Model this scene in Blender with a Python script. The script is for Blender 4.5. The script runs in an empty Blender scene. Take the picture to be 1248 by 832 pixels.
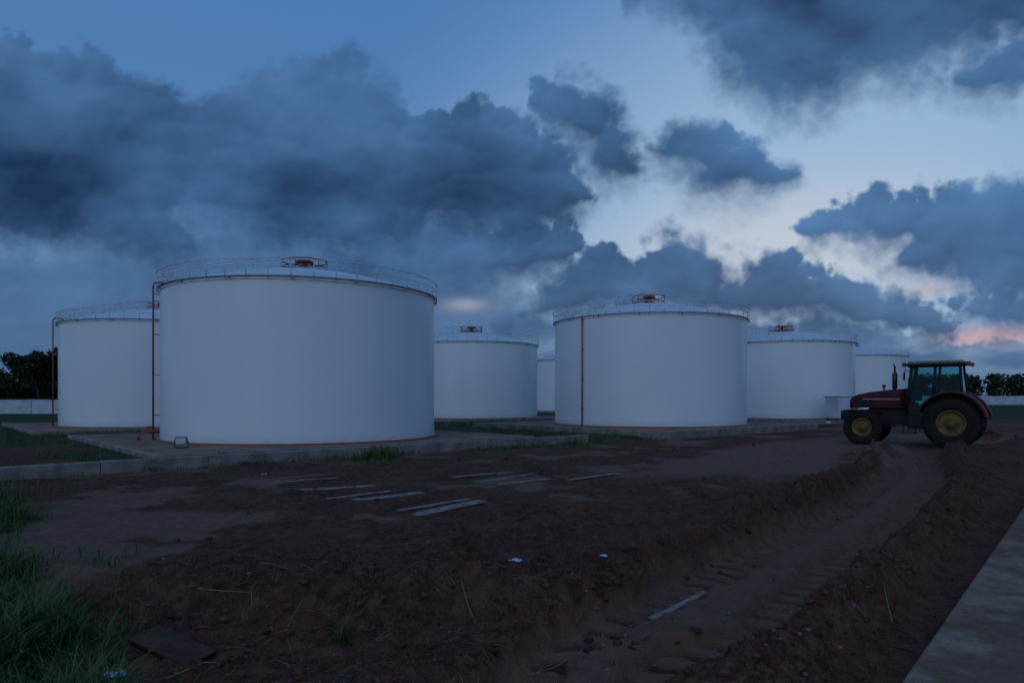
import bpy, math, random
import numpy as np
from mathutils import Vector, Matrix, Euler
random.seed(7); rng=np.random.default_rng(11)
scene=bpy.context.scene
COL=scene.collection
scene.view_settings.view_transform='Standard'
scene.view_settings.look='None'
scene.view_settings.exposure=0
def lin(c):
    c=c/255.0
    return c/12.92 if c<=0.04045 else ((c+0.055)/1.055)**2.4
def srgb(r,g,b): return (lin(r),lin(g),lin(b),1.0)
CAMH=1.8; F=832.0; HY=483.0
def G(px,py,z=0.0):
    d=(CAMH-z)*F/(py-HY); return ((px-624)/F*d,d)
# ------------------------------------------------------------------ node helper
class T:
    def __init__(s,tree): s.t=tree
    def n(s,typ,**kw):
        nd=s.t.nodes.new(typ)
        for k,v in kw.items(): setattr(nd,k,v)
        return nd
    def put(s,inp,v):
        if v is None: return
        if isinstance(v,bpy.types.NodeSocket): s.t.links.new(v,inp)
        else: inp.default_value=v
    def m(s,op,a,b=None,c=None,clamp=False):
        nd=s.n('ShaderNodeMath',operation=op,use_clamp=clamp)
        s.put(nd.inputs[0],a); s.put(nd.inputs[1],b)
        if c is not None: s.put(nd.inputs[2],c)
        return nd.outputs[0]
    def vm(s,op,a,b=None,scale=None):
        nd=s.n('ShaderNodeVectorMath',operation=op)
        s.put(nd.inputs[0],a); s.put(nd.inputs[1],b)
        if scale is not None: s.put(nd.inputs['Scale'],scale)
        return nd.outputs['Value'] if op in('LENGTH','DOT_PRODUCT') else nd.outputs[0]
    def ss(s,v,a,b,lo=0.0,hi=1.0):
        nd=s.n('ShaderNodeMapRange',interpolation_type='SMOOTHSTEP')
        s.put(nd.inputs[0],v); s.put(nd.inputs[1],a); s.put(nd.inputs[2],b); s.put(nd.inputs[3],lo); s.put(nd.inputs[4],hi)
        return nd.outputs[0]
    def mix(s,f,a,b,blend='MIX'):
        nd=s.n('ShaderNodeMix',data_type='RGBA',blend_type=blend)
        s.put(nd.inputs[0],f); s.put(nd.inputs[6],a); s.put(nd.inputs[7],b)
        return nd.outputs[2]
    def noise(s,vec,scale,detail=5,rough=0.5,dist=0.0,color=False):
        nd=s.n('ShaderNodeTexNoise')
        if vec is not None: s.put(nd.inputs['Vector'],vec)
        nd.inputs['Scale'].default_value=scale; nd.inputs['Detail'].default_value=detail
        nd.inputs['Roughness'].default_value=rough; nd.inputs['Distortion'].default_value=dist
        return nd.outputs['Color'] if color else nd.outputs['Fac']
def new_mat(name):
    mt=bpy.data.materials.new(name); mt.use_nodes=True
    t=T(mt.node_tree); b=mt.node_tree.nodes['Principled BSDF']
    return mt,t,b
def simple_mat(name,c1,c2=None,scale=6,rough=0.6,metal=0.0,bump=0.0,bscale=60,spec=0.5):
    mt,t,b=new_mat(name)
    tc=t.n('ShaderNodeTexCoord').outputs['Object']
    if c2 is None: c2=tuple(x*0.72 for x in c1)
    f=t.noise(tc,scale,4,0.6)
    f=t.ss(f,0.3,0.7)
    t.put(b.inputs['Base Color'],t.mix(f,(*c1,1),(*c2,1)))
    b.inputs['Roughness'].default_value=rough
    b.inputs['Metallic'].default_value=metal
    b.inputs['Specular IOR Level'].default_value=spec
    if bump>0:
        bp=t.n('ShaderNodeBump'); bp.inputs['Strength'].default_value=bump; bp.inputs['Distance'].default_value=0.02
        t.put(bp.inputs['Height'],t.noise(tc,bscale,4,0.65)); t.put(b.inputs['Normal'],bp.outputs[0])
    return mt
# ------------------------------------------------------------------ mesh helper
class MB:
    def __init__(s): s.v=[]; s.f=[]; s.sm=[]
    def add(s,vs,fs,smooth=False):
        o=len(s.v); s.v+= [tuple(p) for p in vs]; s.f+=[tuple(i+o for i in f) for f in fs]; s.sm+=[smooth]*len(fs)
    def box(s,c,size,rot=None,taper=1.0):
        hx,hy,hz=[a/2 for a in size]
        vs=[]
        for z in(-1,1):
            k=taper if z>0 else 1
            for x,y in((-1,-1),(1,-1),(1,1),(-1,1)): vs.append(Vector((x*hx*k,y*hy*k,z*hz)))
        if rot: 
            R=Euler(rot).to_matrix(); vs=[R@p for p in vs]
        vs=[p+Vector(c) for p in vs]
        s.add(vs,[(3,2,1,0),(4,5,6,7),(0,1,5,4),(1,2,6,5),(2,3,7,6),(3,0,4,7)])
    def tube(s,pts,r,n=6,closed=False,smooth=True):
        pts=[Vector(p) for p in pts]; m=len(pts); vs=[]; fs=[]
        for i,p in enumerate(pts):
            if closed: t=(pts[(i+1)%m]-pts[i-1])
            else: t=pts[min(i+1,m-1)]-pts[max(i-1,0)]
            t.normalize()
            up=Vector((0,0,1)) if abs(t.z)<0.95 else Vector((1,0,0))
            a=t.cross(up).normalized(); b=a.cross(t)
            rr=r[i] if isinstance(r,(list,tuple)) else r
            for k in range(n):
                an=2*math.pi*k/n; vs.append(p+a*math.cos(an)*rr+b*math.sin(an)*rr)
        L=m if closed else m-1
        for i in range(L):
            for k in range(n):
                j=(i+1)%m
                fs.append((i*n+k,i*n+(k+1)%n,j*n+(k+1)%n,j*n+k))
        if not closed:
            fs.append(tuple(range(n))[::-1]); fs.append(tuple((m-1)*n+k for k in range(n)))
        s.add(vs,fs,smooth)
    def lathe(s,prof,segs=48,axis='Z',c=(0,0,0),smooth=True,closed=False):
        vs=[];fs=[];m=len(prof)
        for k in range(segs):
            a=2*math.pi*k/segs
            for (r,h) in prof:
                if axis=='Z': p=(r*math.cos(a),r*math.sin(a),h)
                else: p=(r*math.cos(a),h,r*math.sin(a))
                vs.append((p[0]+c[0],p[1]+c[1],p[2]+c[2]))
        for k in range(segs):
            q=(k+1)%segs
            for i in range(m if closed else m-1):
                j=(i+1)%m
                fs.append((k*m+i,q*m+i,q*m+j,k*m+j) if axis=='Z' else (k*m+i,k*m+j,q*m+j,q*m+i))
        s.add(vs,fs,smooth)
    def obj(s,name,mat,parent=None,bevel=0,loc=None,fix=True):
        me=bpy.data.meshes.new(name); me.from_pydata(s.v,[],s.f); me.update()
        me.polygons.foreach_set('use_smooth',s.sm)
        if fix:
            import bmesh
            bm=bmesh.new(); bm.from_mesh(me); bmesh.ops.recalc_face_normals(bm,faces=bm.faces); bm.to_mesh(me); bm.free()
        me.materials.append(mat)
        o=bpy.data.objects.new(name,me); COL.objects.link(o)
        if parent: o.parent=parent
        if loc: o.location=loc
        if bevel:
            b=o.modifiers.new('bevel','BEVEL'); b.width=bevel; b.segments=2; b.limit_method='ANGLE'; b.angle_limit=math.radians(35)
        return o
def empty(name,loc,rotz=0,label=None,cat=None,group=None):
    o=bpy.data.objects.new(name,None); COL.objects.link(o); o.location=loc; o.rotation_euler=(0,0,rotz)
    o.empty_display_size=0.3
    tag(o,label,cat,group); return o
def tag(o,label=None,cat=None,group=None,kind=None):
    if label:o['label']=label
    if cat:o['category']=cat
    if group:o['group']=group
    if kind:o['kind']=kind
def copy_tree(root,loc,rotz,label=None):
    n=root.copy(); COL.objects.link(n); n.location=loc; n.rotation_euler=(0,0,rotz)
    if label: n['label']=label
    def rec(src,dst):
        for ch in src.children:
            c=ch.copy(); c.parent=dst; COL.objects.link(c); rec(ch,c)
    rec(root,n); return n
# ------------------------------------------------------------------ numpy noise
_tab=rng.random((256,256)); _tx=rng.random((256,256)); _ty=rng.random((256,256))
def vnoise(x,y):
    xi=np.floor(x).astype(int); yi=np.floor(y).astype(int); fx=x-xi; fy=y-yi
    fx=fx*fx*fx*(fx*(fx*6-15)+10); fy=fy*fy*fy*(fy*(fy*6-15)+10)
    a=_tab[xi%256,yi%256]; b=_tab[(xi+1)%256,yi%256]; c=_tab[xi%256,(yi+1)%256]; d=_tab[(xi+1)%256,(yi+1)%256]
    return (a*(1-fx)+b*fx)*(1-fy)+(c*(1-fx)+d*fx)*fy
def fbm(x,y,oct=4,g=0.5):
    s=0;a=1;t=0
    for i in range(oct):
        ca,sa=math.cos(.6*i),math.sin(.6*i)
        xr,yr=(x*ca-y*sa)*2**i,(x*sa+y*ca)*2**i
        s=s+a*vnoise(xr+17.3*i,yr+5.1*i); t+=a; a*=g
    return s/t
def worley(x,y):
    xi=np.floor(x).astype(int); yi=np.floor(y).astype(int); best=np.full(np.shape(x),9.0)
    for i in(-1,0,1):
        for j in(-1,0,1):
            cx=xi+i; cy=yi+j
            d=(cx+_tx[cx%256,cy%256]-x)**2+(cy+_ty[cx%256,cy%256]-y)**2
            best=np.minimum(best,d)
    return np.sqrt(best)
def blur(A,k,it=2):
    for _ in range(it):
        for ax in(0,1):
            pad=[(0,0),(0,0)]; pad[ax]=(k+1,k)
            C=np.cumsum(np.pad(A,pad,mode='edge'),axis=ax)
            n=A.shape[ax]
            A=(np.take(C,np.arange(2*k+1,2*k+1+n),axis=ax)-np.take(C,np.arange(0,n),axis=ax))/(2*k+1)
    return A
def sst(x,a,b):
    t=np.clip((x-a)/(b-a),0,1); return t*t*(3-2*t)
# path of the tractor ruts
pp=[(-1.6,1.6),(0.0,4.2),(1.45,5.7),(3.5,8.2),(6.4,11.8),(9.4,16.0),(11.4,19.6),(13.2,22.2),(15.8,24.6),(20,28)]
def catmull(P,n=16):
    out=[]
    P=[P[0]]+P+[P[-1]]
    for i in range(1,len(P)-2):
        p0,p1,p2,p3=[np.array(P[i+k],float) for k in(-1,0,1,2)]
        for k in range(n):
            t=k/n
            out.append(0.5*((2*p1)+(-p0+p2)*t+(2*p0-5*p1+4*p2-p3)*t*t+(-p0+3*p1-3*p2+p3)*t**3))
    out.append(np.array(P[-2],float)); return np.array(out)
PATH=catmull(pp)
SEG=np.diff(PATH,axis=0); SL=np.linalg.norm(SEG,axis=1); CUM=np.concatenate([[0],np.cumsum(SL)])
def pathdist(x,y):
    best=np.full(x.shape,1e9); sd=np.zeros(x.shape); ss=np.zeros(x.shape)
    for i in range(len(SEG)):
        ax,ay=PATH[i]; dx,dy=SEG[i]; L2=SL[i]**2
        t=np.clip(((x-ax)*dx+(y-ay)*dy)/L2,0,1)
        qx=x-ax-t*dx; qy=y-ay-t*dy; d=np.hypot(qx,qy)
        m=d<best; best=np.where(m,d,best)
        side=np.sign(qx*dy-qy*dx) # + right
        sd=np.where(m,d*side,sd); ss=np.where(m,CUM[i]+t*SL[i],ss)
    return sd,ss
def dK(x,y): return (y-24.44-0.885*x)/1.335
def dS(x,y): return (x-2.3)*0.757-(y-4.05)*0.653
def dG(x,y): # >0 on the grass verge
    return -( (x+8.8)*0.771+(y-11.8)*0.637 )
TR=(14.9,25.4)
def fields(x,y):
    near=(y>0)&(y<42)&(x>-20)&(x<32)
    sd=np.full(x.shape,99.0); s=np.zeros(x.shape)
    if near.any():
        a,b=pathdist(x[near],y[near]); sd[near]=a; s[near]=b
    k=dK(x,y); g=dG(x,y)+ (fbm(x*1.3,y*1.3,3)-0.5)*1.2
    inside=sst(k,0.0,0.25)*sst(x,14,9)
    h=0.09*inside
    grass_v=sst(g,-0.2,0.4)*sst(y,26,16)
    slab=sst(dS(x,y),-0.5,-0.05)*(y<60)
    dirt=(1-inside)*(1-slab)*(1-grass_v*0.6)
    far=1-sst(y,40,60)
    trz=np.exp(-(((x-TR[0])/3.5)**2+((y-TR[1])/2.2)**2))
    dirt=dirt*far*(1-0.92*np.clip(trz*1.3,0,1))
    wob=(fbm(x*0.9,y*0.9,3)-.5)*0.5
    w=sd+wob*0.5+(fbm(x*3.5,y*3.5,3)-.5)*0.22
    tr=(1-sst(np.abs(w),0.62,0.82))
    lump=fbm(x*2.2+9,y*2.2,4)
    clodn=np.clip(0.75-worley(x*4.2+fbm(x*3,y*3,2),y*4.2+fbm(x*3+9,y*3,2)),0,1)
    clod2=np.clip(0.75-worley(x*10.5,y*10.5+fbm(x*5,y*5,2)*2),0,1)
    brk=sst(fbm(x*.7+21,y*.7,3),.3,.62)
    ridgeL=np.exp(-((w+0.99)/0.18)**2)*(0.13+0.26*lump+0.08*clodn)*(.65+.5*brk)
    ridgeR=np.exp(-((w-1.06)/0.22)**2)*(0.12+0.26*lump+0.10*clodn)*(.65+.5*brk)
    ridge2=np.exp(-((w+3.3)/0.35)**2)*0.10*lump+np.exp(-((w-2.4)/0.3)**2)*0.08*lump-np.exp(-((w+2.6)/0.35)**2)*0.06
    fadeend=sst(s,3.0,6.0)*0.6+0.4
    hh=(ridgeL+ridgeR)*fadeend+ridge2
    hh=hh-0.11*tr
    lug_shade=np.zeros(x.shape); lk=.35+.65*sst(fbm(x*1.3+60,y*1.3,3),.32,.58)
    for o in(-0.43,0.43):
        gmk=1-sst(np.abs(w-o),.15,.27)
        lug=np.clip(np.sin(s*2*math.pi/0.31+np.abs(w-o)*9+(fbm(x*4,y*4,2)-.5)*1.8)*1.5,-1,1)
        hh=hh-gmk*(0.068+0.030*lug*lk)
        lug_shade=np.maximum(lug_shade,gmk*(.4+.45*lug*lk))
        hh=hh+0.05*np.exp(-((np.abs(w-o)-.29)/.055)**2)*lump*1.5
    rough=1-0.68*tr
    flat=sst(k,-5.0,-2.0)*0.55
    pad_=sst(y,6.6,8.0)*(1-sst(sd,-3.2,-1.6))*(1-inside)
    patch=sst(fbm(x*.42+40,y*.42,3),.42,.58)
    rgh=np.clip((.2+.8*patch)*(1-.65*pad_),0,1.0)
    hh=hh+rough*(1-flat)*(0.11*(fbm(x*0.7,y*0.7,3)-.5)*(1-.4*pad_)+0.14*(fbm(x*3.1,y*3.1,4)-.45)*rgh+(0.07*clodn+0.055*clod2)*rgh+0.03*(fbm(x*12,y*12,2)-.5))
    ax_=x*.749+y*.663; ay_=-x*.663+y*.749
    hh=hh+pad_*0.035*(fbm(ax_*.25,ay_*2.4,3)-.5)*2
    hh=hh+0.20*np.exp(-(((x+.5)/.25)**2+((y-7.9)/.27)**2))*(.7+.6*lump)
    stp=y+(fbm(x*1.1,y*0.0+3.3,3)-.5)*1.1
    st=(1-sst(stp,5.85,6.3))*(1-sst(x,-0.3,1.2))
    hh=hh-0.24*st+0.13*np.exp(-((stp-6.55)/0.2)**2)*(1-sst(x,-0.3,1.2))*(.25+fbm(x*2+5,y*2,3)*1.2)
    h=h+dirt*hh+ (1-dirt)*0.03*(fbm(x*1.1,y*1.1,3)-.5)
    h=h-slab*0.05
    h=h+grass_v*0.05
    sand=sst(sd,-6.5,-4.6)*(1-sst(sd,-2.0,-1.3))*sst(y,13,17)
    sand=np.maximum(sand,(1-patch)*sst(fbm(x*0.9+7,y*0.9,4),0.40,0.60)*(k>-11))*(1-inside)
    gr=np.maximum(grass_v, inside*(.35+.65*sst(fbm(x*.5,y*.5,4),.40,.52)))
    gr=np.maximum(gr, sst(y,45,60))
    gr=np.maximum(gr, sst(k,-1.6,-0.3)*sst(fbm(x*1.1,y*1.1,3),0.45,0.6)*0.8*(x>-1))
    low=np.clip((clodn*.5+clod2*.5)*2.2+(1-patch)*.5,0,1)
    low=np.clip(low*(1-tr)+tr*(.75-.75*lug_shade),0,1)  # tread troughs get low values so groove shade goes into the colour
    return h,gr,tr*dirt,sand,sd,dirt,low
def H(x,y):
    return fields(np.atleast_1d(np.float64(x)),np.atleast_1d(np.float64(y)))[0]
# ------------------------------------------------------------------ GROUND
def grow(a,step,k,end):
    out=[];v=a;s=step
    while v<end: s*=k; v+=s; out.append(v)
    return out
xc=list(np.arange(-6,9.0,0.04)); xr=grow(xc[-1],0.04,1.03,3500); xl=[-a for a in grow(6,0.04,1.03,3500)][::-1]
X=np.array(xl+xc+xr)
yn=[3.0]
while yn[-1]<30: yn.append(yn[-1]*1.007)
yf=grow(yn[-1],0.21,1.045,3500)
yb=[3-a for a in grow(0,0.05,1.25,3000)][::-1]
Y=np.array(yb+yn+yf)
XX,YY=np.meshgrid(X,Y); nx=len(X); ny=len(Y)
xf=XX.ravel(); yfz=YY.ravel()
h,gr,trk,sand,sd_,dirt_,low_=fields(xf,yfz)
co=np.stack([xf,yfz,h],1).astype(np.float32)
me=bpy.data.meshes.new('ground')
idx=np.arange(nx*ny).reshape(ny,nx)
def quads(idx): return np.stack([idx[:-1,:-1],idx[:-1,1:],idx[1:,1:],idx[1:,:-1]],-1).reshape(-1,4).astype(np.int32)
def np_mesh(me,v,f,smooth):
    v=v.reshape(-1,3).astype(np.float32); k=f.shape[1]
    me.vertices.add(len(v)); me.vertices.foreach_set('co',v.ravel())
    me.loops.add(f.size); me.loops.foreach_set('vertex_index',f.astype(np.int32).ravel())
    me.polygons.add(len(f)); me.polygons.foreach_set('loop_start',np.arange(0,f.size,k,dtype=np.int32)); me.polygons.foreach_set('loop_total',np.full(len(f),k,np.int32))
    me.polygons.foreach_set('use_smooth',np.full(len(f),smooth)); me.update(); me.validate()
np_mesh(me,co,quads(idx),True)
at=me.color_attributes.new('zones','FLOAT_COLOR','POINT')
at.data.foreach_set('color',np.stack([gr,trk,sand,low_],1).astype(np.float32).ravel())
mt,t,b=new_mat('red_earth_and_grass')
pos=t.n('ShaderNodeNewGeometry').outputs['Position']
vcn=t.n('ShaderNodeVertexColor',layer_name='zones'); vc=vcn.outputs['Color']; hollow_shade=vcn.outputs['Alpha']
sep=t.n('ShaderNodeSeparateColor'); t.put(sep.inputs[0],vc)
n1=t.noise(pos,0.9,3,0.6); n2=t.noise(pos,7,5,0.7); n3=t.noise(pos,45,3,0.7)
dcol=t.mix(t.ss(n1,0.35,0.65),(0.102,0.039,0.024,1),(0.045,0.018,0.0125,1))
dcol=t.mix(t.ss(n2,0.38,0.70),dcol,(0.150,0.065,0.042,1))
dcol=t.mix(t.m('MULTIPLY',t.ss(n3,0.50,0.70),0.55),dcol,(0.21,0.116,0.08,1))
dcol=t.mix(t.m('MULTIPLY',t.ss(hollow_shade,0.0,0.55,1,0),0.66),dcol,(0.018,0.009,0.007,1))  # hollows and tread troughs darkened: shade painted into the earth colour
dcol=t.mix(t.m('MULTIPLY',t.m('MULTIPLY',sep.outputs[1],t.ss(hollow_shade,.1,.6)),0.55),dcol,(0.165,0.088,0.062,1))
sd2=t.mix(t.ss(n2,0.3,0.7),(0.28,0.165,0.118,1),(0.15,0.08,0.055,1))
dcol=t.mix(t.m('MULTIPLY',t.ss(t.m('ADD',sep.outputs[2],t.m('MULTIPLY',t.m('SUBTRACT',n2,.5),.8)),.2,.95),0.68),dcol,sd2)
gcol=t.mix(t.ss(n2,0.3,0.7),(0.020,0.034,0.012,1),(0.05,0.062,0.024,1))
gf=t.ss(t.m('ADD',sep.outputs[0],t.m('MULTIPLY',t.m('SUBTRACT',n2,0.5),0.9)),0.35,0.75)
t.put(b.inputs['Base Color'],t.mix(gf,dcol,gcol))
b.inputs['Roughness'].default_value=0.95; b.inputs['Specular IOR Level'].default_value=0.08
hsum=t.m('ADD',t.m('MULTIPLY',n2,0.7),t.m('MULTIPLY',n3,0.24))
bp=t.n('ShaderNodeBump'); bp.inputs['Distance'].default_value=0.14
t.put(bp.inputs['Strength'],t.m('SUBTRACT',1.0,t.m('MULTIPLY',sep.outputs[1],0.5)))
t.put(bp.inputs['Height'],hsum); t.put(b.inputs['Normal'],bp.outputs[0])
me.materials.append(mt)
ground=bpy.data.objects.new('ground',me); COL.objects.link(ground); ground['kind']='structure'
# ------------------------------------------------------------------ materials
def tank_paint():
    mt,t,b=new_mat('white_tank_paint')
    tc=t.n('ShaderNodeTexCoord'); ob=tc.outputs['Object']
    mp=t.n('ShaderNodeMapping'); t.put(mp.inputs[0],ob); mp.inputs['Scale'].default_value=(1.2,1.2,0.12)
    st=t.noise(mp.outputs[0],1.0,3,0.6)
    base=t.mix(t.ss(st,0.3,0.8),(0.66,0.685,0.69,1),(0.64,0.665,0.67,1))
    cl=t.noise(ob,0.4,3,0.6)
    base=t.mix(t.m('MULTIPLY',t.ss(cl,0.4,0.7),0.5),base,(0.61,0.64,0.65,1))
    sx=t.n('ShaderNodeSeparateXYZ'); t.put(sx.inputs[0],ob)
    dz=t.ss(sx.outputs[2],0.0,0.4,1.0,0.0)
    base=t.mix(t.m('MULTIPLY',dz,t.m('MULTIPLY',t.noise(ob,3,4,0.6),0.8)),base,(0.42,0.36,0.33,1))
    an=t.m('ARCTAN2',sx.outputs[1],sx.outputs[0])
    cx=t.n('ShaderNodeCombineXYZ'); t.put(cx.inputs[0],t.m('MULTIPLY',an,5.2)); t.put(cx.inputs[1],sx.outputs[2])
    br=t.n('ShaderNodeTexBrick'); t.put(br.inputs['Vector'],cx.outputs[0])
    br.inputs['Scale'].default_value=1; br.inputs['Brick Width'].default_value=4.08; br.inputs['Row Height'].default_value=1.114
    br.inputs['Mortar Size'].default_value=0.010; br.inputs['Mortar Smooth'].default_value=0.5
    seam=br.outputs['Fac']
    base=t.mix(t.m('MULTIPLY',seam,0.09),base,(0.4,0.42,0.45,1))
    t.put(b.inputs['Base Color'],base)
    bp=t.n('ShaderNodeBump'); bp.inputs['Strength'].default_value=0.2; bp.inputs['Distance'].default_value=0.02
    t.put(bp.inputs['Height'],t.noise(ob,0.8,2,0.4))
    t.put(b.inputs['Normal'],bp.outputs[0])
    b.inputs['Roughness'].default_value=0.27; b.inputs['Specular IOR Level'].default_value=0.55
    return mt
M_tank=tank_paint()
M_roof=simple_mat('tank_roof_paint',(0.52,0.55,0.58),(0.44,0.47,0.50),1.2,0.55)
M_rail=simple_mat('galvanised_rail',(0.60,0.62,0.65),(0.44,0.45,0.47),5,0.5,0.1)
M_red=simple_mat('red_oxide_paint',(0.27,0.045,0.038),(0.16,0.032,0.028),4,0.5)
M_flange=simple_mat('dull_red_base_paint',(0.33,0.085,0.052),(0.21,0.06,0.042),4,0.6)
M_rim2=simple_mat('faded_rim_paint',(0.33,0.25,0.25),(0.22,0.18,0.185),4,0.6)
M_dark=simple_mat('dark_metal',(0.05,0.045,0.045),(0.03,0.028,0.028),8,0.5,0.4)
M_greybox=simple_mat('grey_box_paint',(0.20,0.205,0.21),(0.13,0.133,0.137),8,0.5)
M_conc=simple_mat('weathered_concrete',(0.25,0.215,0.19),(0.13,0.108,0.095),1.8,0.9,0,0.6,30,0.2)
M_pad=simple_mat('stained_pad_concrete',(0.25,0.15,0.105),(0.145,0.088,0.062),0.8,0.88,0,0.5,25,0.2)
M_wall=simple_mat('whitewashed_wall',(0.50,0.52,0.55),(0.36,0.38,0.41),1.0,0.85,0,0.3,10,0.2)
M_wood=simple_mat('weathered_plank',(0.28,0.215,0.185),(0.12,0.088,0.072),5,0.85,0,0.6,30,0.2)
M_wood2=simple_mat('dark_rotten_plank',(0.105,0.052,0.035),(0.055,0.03,0.022),7,0.95,0,0.8,30,0.1)
M_slab,t,b=new_mat('dirty_concrete_slab')
pos=t.n('ShaderNodeNewGeometry').outputs['Position']
a1=t.noise(pos,1.1,5,.65); a2=t.noise(pos,6,6,.7); a3=t.noise(pos,60,3,.6)
c=t.mix(t.ss(a2,.35,.65),(0.30,0.205,0.148,1),(0.18,0.12,0.088,1))
c=t.mix(t.m('MULTIPLY',t.ss(a1,.46,.58),.7),c,(0.13,0.064,0.042,1))
c=t.mix(t.m('MULTIPLY',t.ss(a3,.5,.68),.5),c,(0.06,0.042,0.035,1))
t.put(b.inputs['Base Color'],c); b.inputs['Roughness'].default_value=.95; b.inputs['Specular IOR Level'].default_value=.05
bp=t.n('ShaderNodeBump'); bp.inputs['Strength'].default_value=.9; bp.inputs['Distance'].default_value=.02
t.put(bp.inputs['Height'],t.m('ADD',a2,t.m('MULTIPLY',a3,.5))); t.put(b.inputs['Normal'],bp.outputs[0])
# ------------------------------------------------------------------ TANK
R=5.2; TH=5.57; RISE=1.06
def build_tank(loc,rotz,label):
    root=empty('storage_tank',loc,rotz,label,'storage tank','white storage tanks on concrete pads')
    m=MB(); m.lathe([(R,0.04),(R,0.06),(R,TH-0.15),(R,TH-0.122)],160); m.lathe([(R-.002,TH-0.12),(R+0.03,TH-0.12),(R+0.03,TH-0.04),(R-.002,TH-0.04)],160,smooth=False)
    m.lathe([(R,TH-0.042),(R,TH)],160)
    m.obj('wall',M_tank,root)
    rz=lambda r:TH+0.02+RISE*(1-(r/R)**1.6)
    m=MB(); prof=[(R+0.05,TH-0.005),(R+0.05,TH+0.02)]
    for i in range(1,17):
        r=R*(1-i/16); prof.append((max(r,0.001),rz(r)))
    m.lathe(prof,128); rf=m.obj('roof',M_roof,root)
    apex=TH+RISE+0.08
    m=MB()
    for z,rr in((apex+0.32,0.88),(apex+0.06,0.88)):
        m.tube([(rr*math.cos(a),rr*math.sin(a),z) for a in np.linspace(0,2*math.pi,28,endpoint=False)],0.024,6,True)
    for k in range(6):
        a=2*math.pi*k/6; c,s=math.cos(a)*0.88,math.sin(a)*0.88
        m.tube([(c,s,apex-0.2),(c,s,apex+0.32)],0.02,6)
        m.tube([(c,s,apex+0.06),(c*.2,s*.2,apex+0.06)],0.02,6)
    m.obj('crown_platform',M_red,rf)
    m=MB(); m.lathe([(0.001,apex-0.15),(0.22,apex-0.15),(0.22,apex+0.08),(0.13,apex+0.1),(0.13,apex+0.26),(0.36,apex+0.26),(0.38,apex+0.31),(0.22,apex+0.38),(0.001,apex+0.41)],24)
    m.obj('breather_vent',M_red,rf)
    m=MB(); rr=R+0.10; np_=46
    ring=lambda rad,z,n=138:[(rad*math.cos(a),rad*math.sin(a),z) for a in np.linspace(0,2*math.pi,n,endpoint=False)]
    m.tube(ring(rr,TH+0.54),0.018,6,True); m.tube(ring(rr,TH+0.29),0.012,5,True)
    for k in range(np_):
        a=2*math.pi*k/np_; c,s=math.cos(a),math.sin(a)
        m.tube([(rr*c,rr*s,TH-0.12),(rr*c,rr*s,TH+0.54)],0.014,5)
    m.obj('railing',M_rail,root)
    m=MB(); m.tube(ring(R+0.10,TH-0.015),0.02,8,True)
    for k in range(16):
        a=2*math.pi*(k+0.5)/16; c,s=math.cos(a),math.sin(a)
        m.box(((R+0.10)*c,(R+0.10)*s,TH-0.07),(0.08,0.035,0.08),(0,0,a))
    m.obj('ring_pipe',M_rim2,root)
    m=MB()
    for off in(-0.35,0.35):
        rs=np.linspace(0.9,R-0.02,9)
        m.tube([(-r,off,rz(r)+0.5) for r in rs],0.022,5)
        m.tube([(-r,off,rz(r)+0.27) for r in rs],0.014,5)
        for r in rs: m.tube([(-r,off,rz(r)-0.02),(-r,off,rz(r)+0.5)],0.014,5)
    m.obj('roof_handrail',M_rail,root)
    m=MB(); q=R+0.22
    m.tube([(-q,0,0.0),(-q,0,TH+0.15),(-q+0.03,0,TH+0.22),(-q+0.12,0,TH+0.27),(-q+0.35,0,TH+0.27),(-q+0.45,0,TH+0.22),(-q+0.5,0,TH+0.05)],0.036,10)
    for z in np.arange(0.9,TH,1.5):
        m.box((-R-0.1,0,z),(0.22,0.05,0.03))
    m.lathe([(0.09,0),(0.09,0.04),(0.045,0.04)],12,c=(-q,0,0.003))
    m.obj('riser_pipe',M_red,root)
    m=MB(); m.lathe([(R+0.002,0.002),(R+0.12,0.002),(R+0.12,0.045),(R+0.002,0.05)],160,smooth=False)
    m.obj('base_flange',M_flange,root)
    return root
def outlet(root,aoff):
    o0=empty('outlet_valve',(0,0,0),aoff); o0.parent=root
    m=MB()
    m.tube([(-R-0.0,0,0.3),(-R-0.45,0,0.3),(-R-0.6,0,0.28),(-R-0.68,0,0.18),(-R-0.68,0,0.0)],0.055,10)
    m.tube([(-R-0.3,0,0.32),(-R-0.3,0,0.5)],0.016,6)
    m.obj('outlet_pipe',M_red,o0)
    m=MB(); m.tube([(-R-0.3+0.1*math.cos(a),0.1*math.sin(a),0.5) for a in np.linspace(0,6.28,14,endpoint=False)],0.013,5,True)
    m.tube([(-R-0.4,0,0.5),(-R-0.2,0,0.5)],0.01,5)
    m.obj('handwheel',M_dark,o0)
T1=(-8.37,27.55)
tanks=[((-20.3,39.9),0.2,34,'white storage tank with red riser beside grass'),
 ((-3.2,53.9),0.2,-90,'white storage tank with low cone roof and railing'),
 ((7.2,77.5),0.2,-90,'white storage tank on a distant concrete pad'),
 ((7.6,38.0),0.3,40,'white storage tank with red pipe down its wall'),
 ((21.0,53.3),0.2,-80,'white storage tank on pad beyond parked tractor'),
 ((34.6,70.0),0.2,-90,'white storage tank at end of the row')]
t1=build_tank((T1[0],T1[1],0.2),math.radians(24),'large white storage tank with hooked red riser pipe')
m=MB(); q=R+0.09; m.tube([(-q,0,0.0),(-q,0,TH-.02)],0.036,10)
for z in np.arange(0.9,TH,1.5): m.box((-R-0.04,0,z),(0.09,0.09,0.03))
m.lathe([(0.07,0),(0.07,0.03),(0.04,0.03)],12,c=(-q,0,0.003))
tmp=m.obj('riser_pipe',M_red); straight=tmp.data; bpy.data.objects.remove(tmp)
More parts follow.
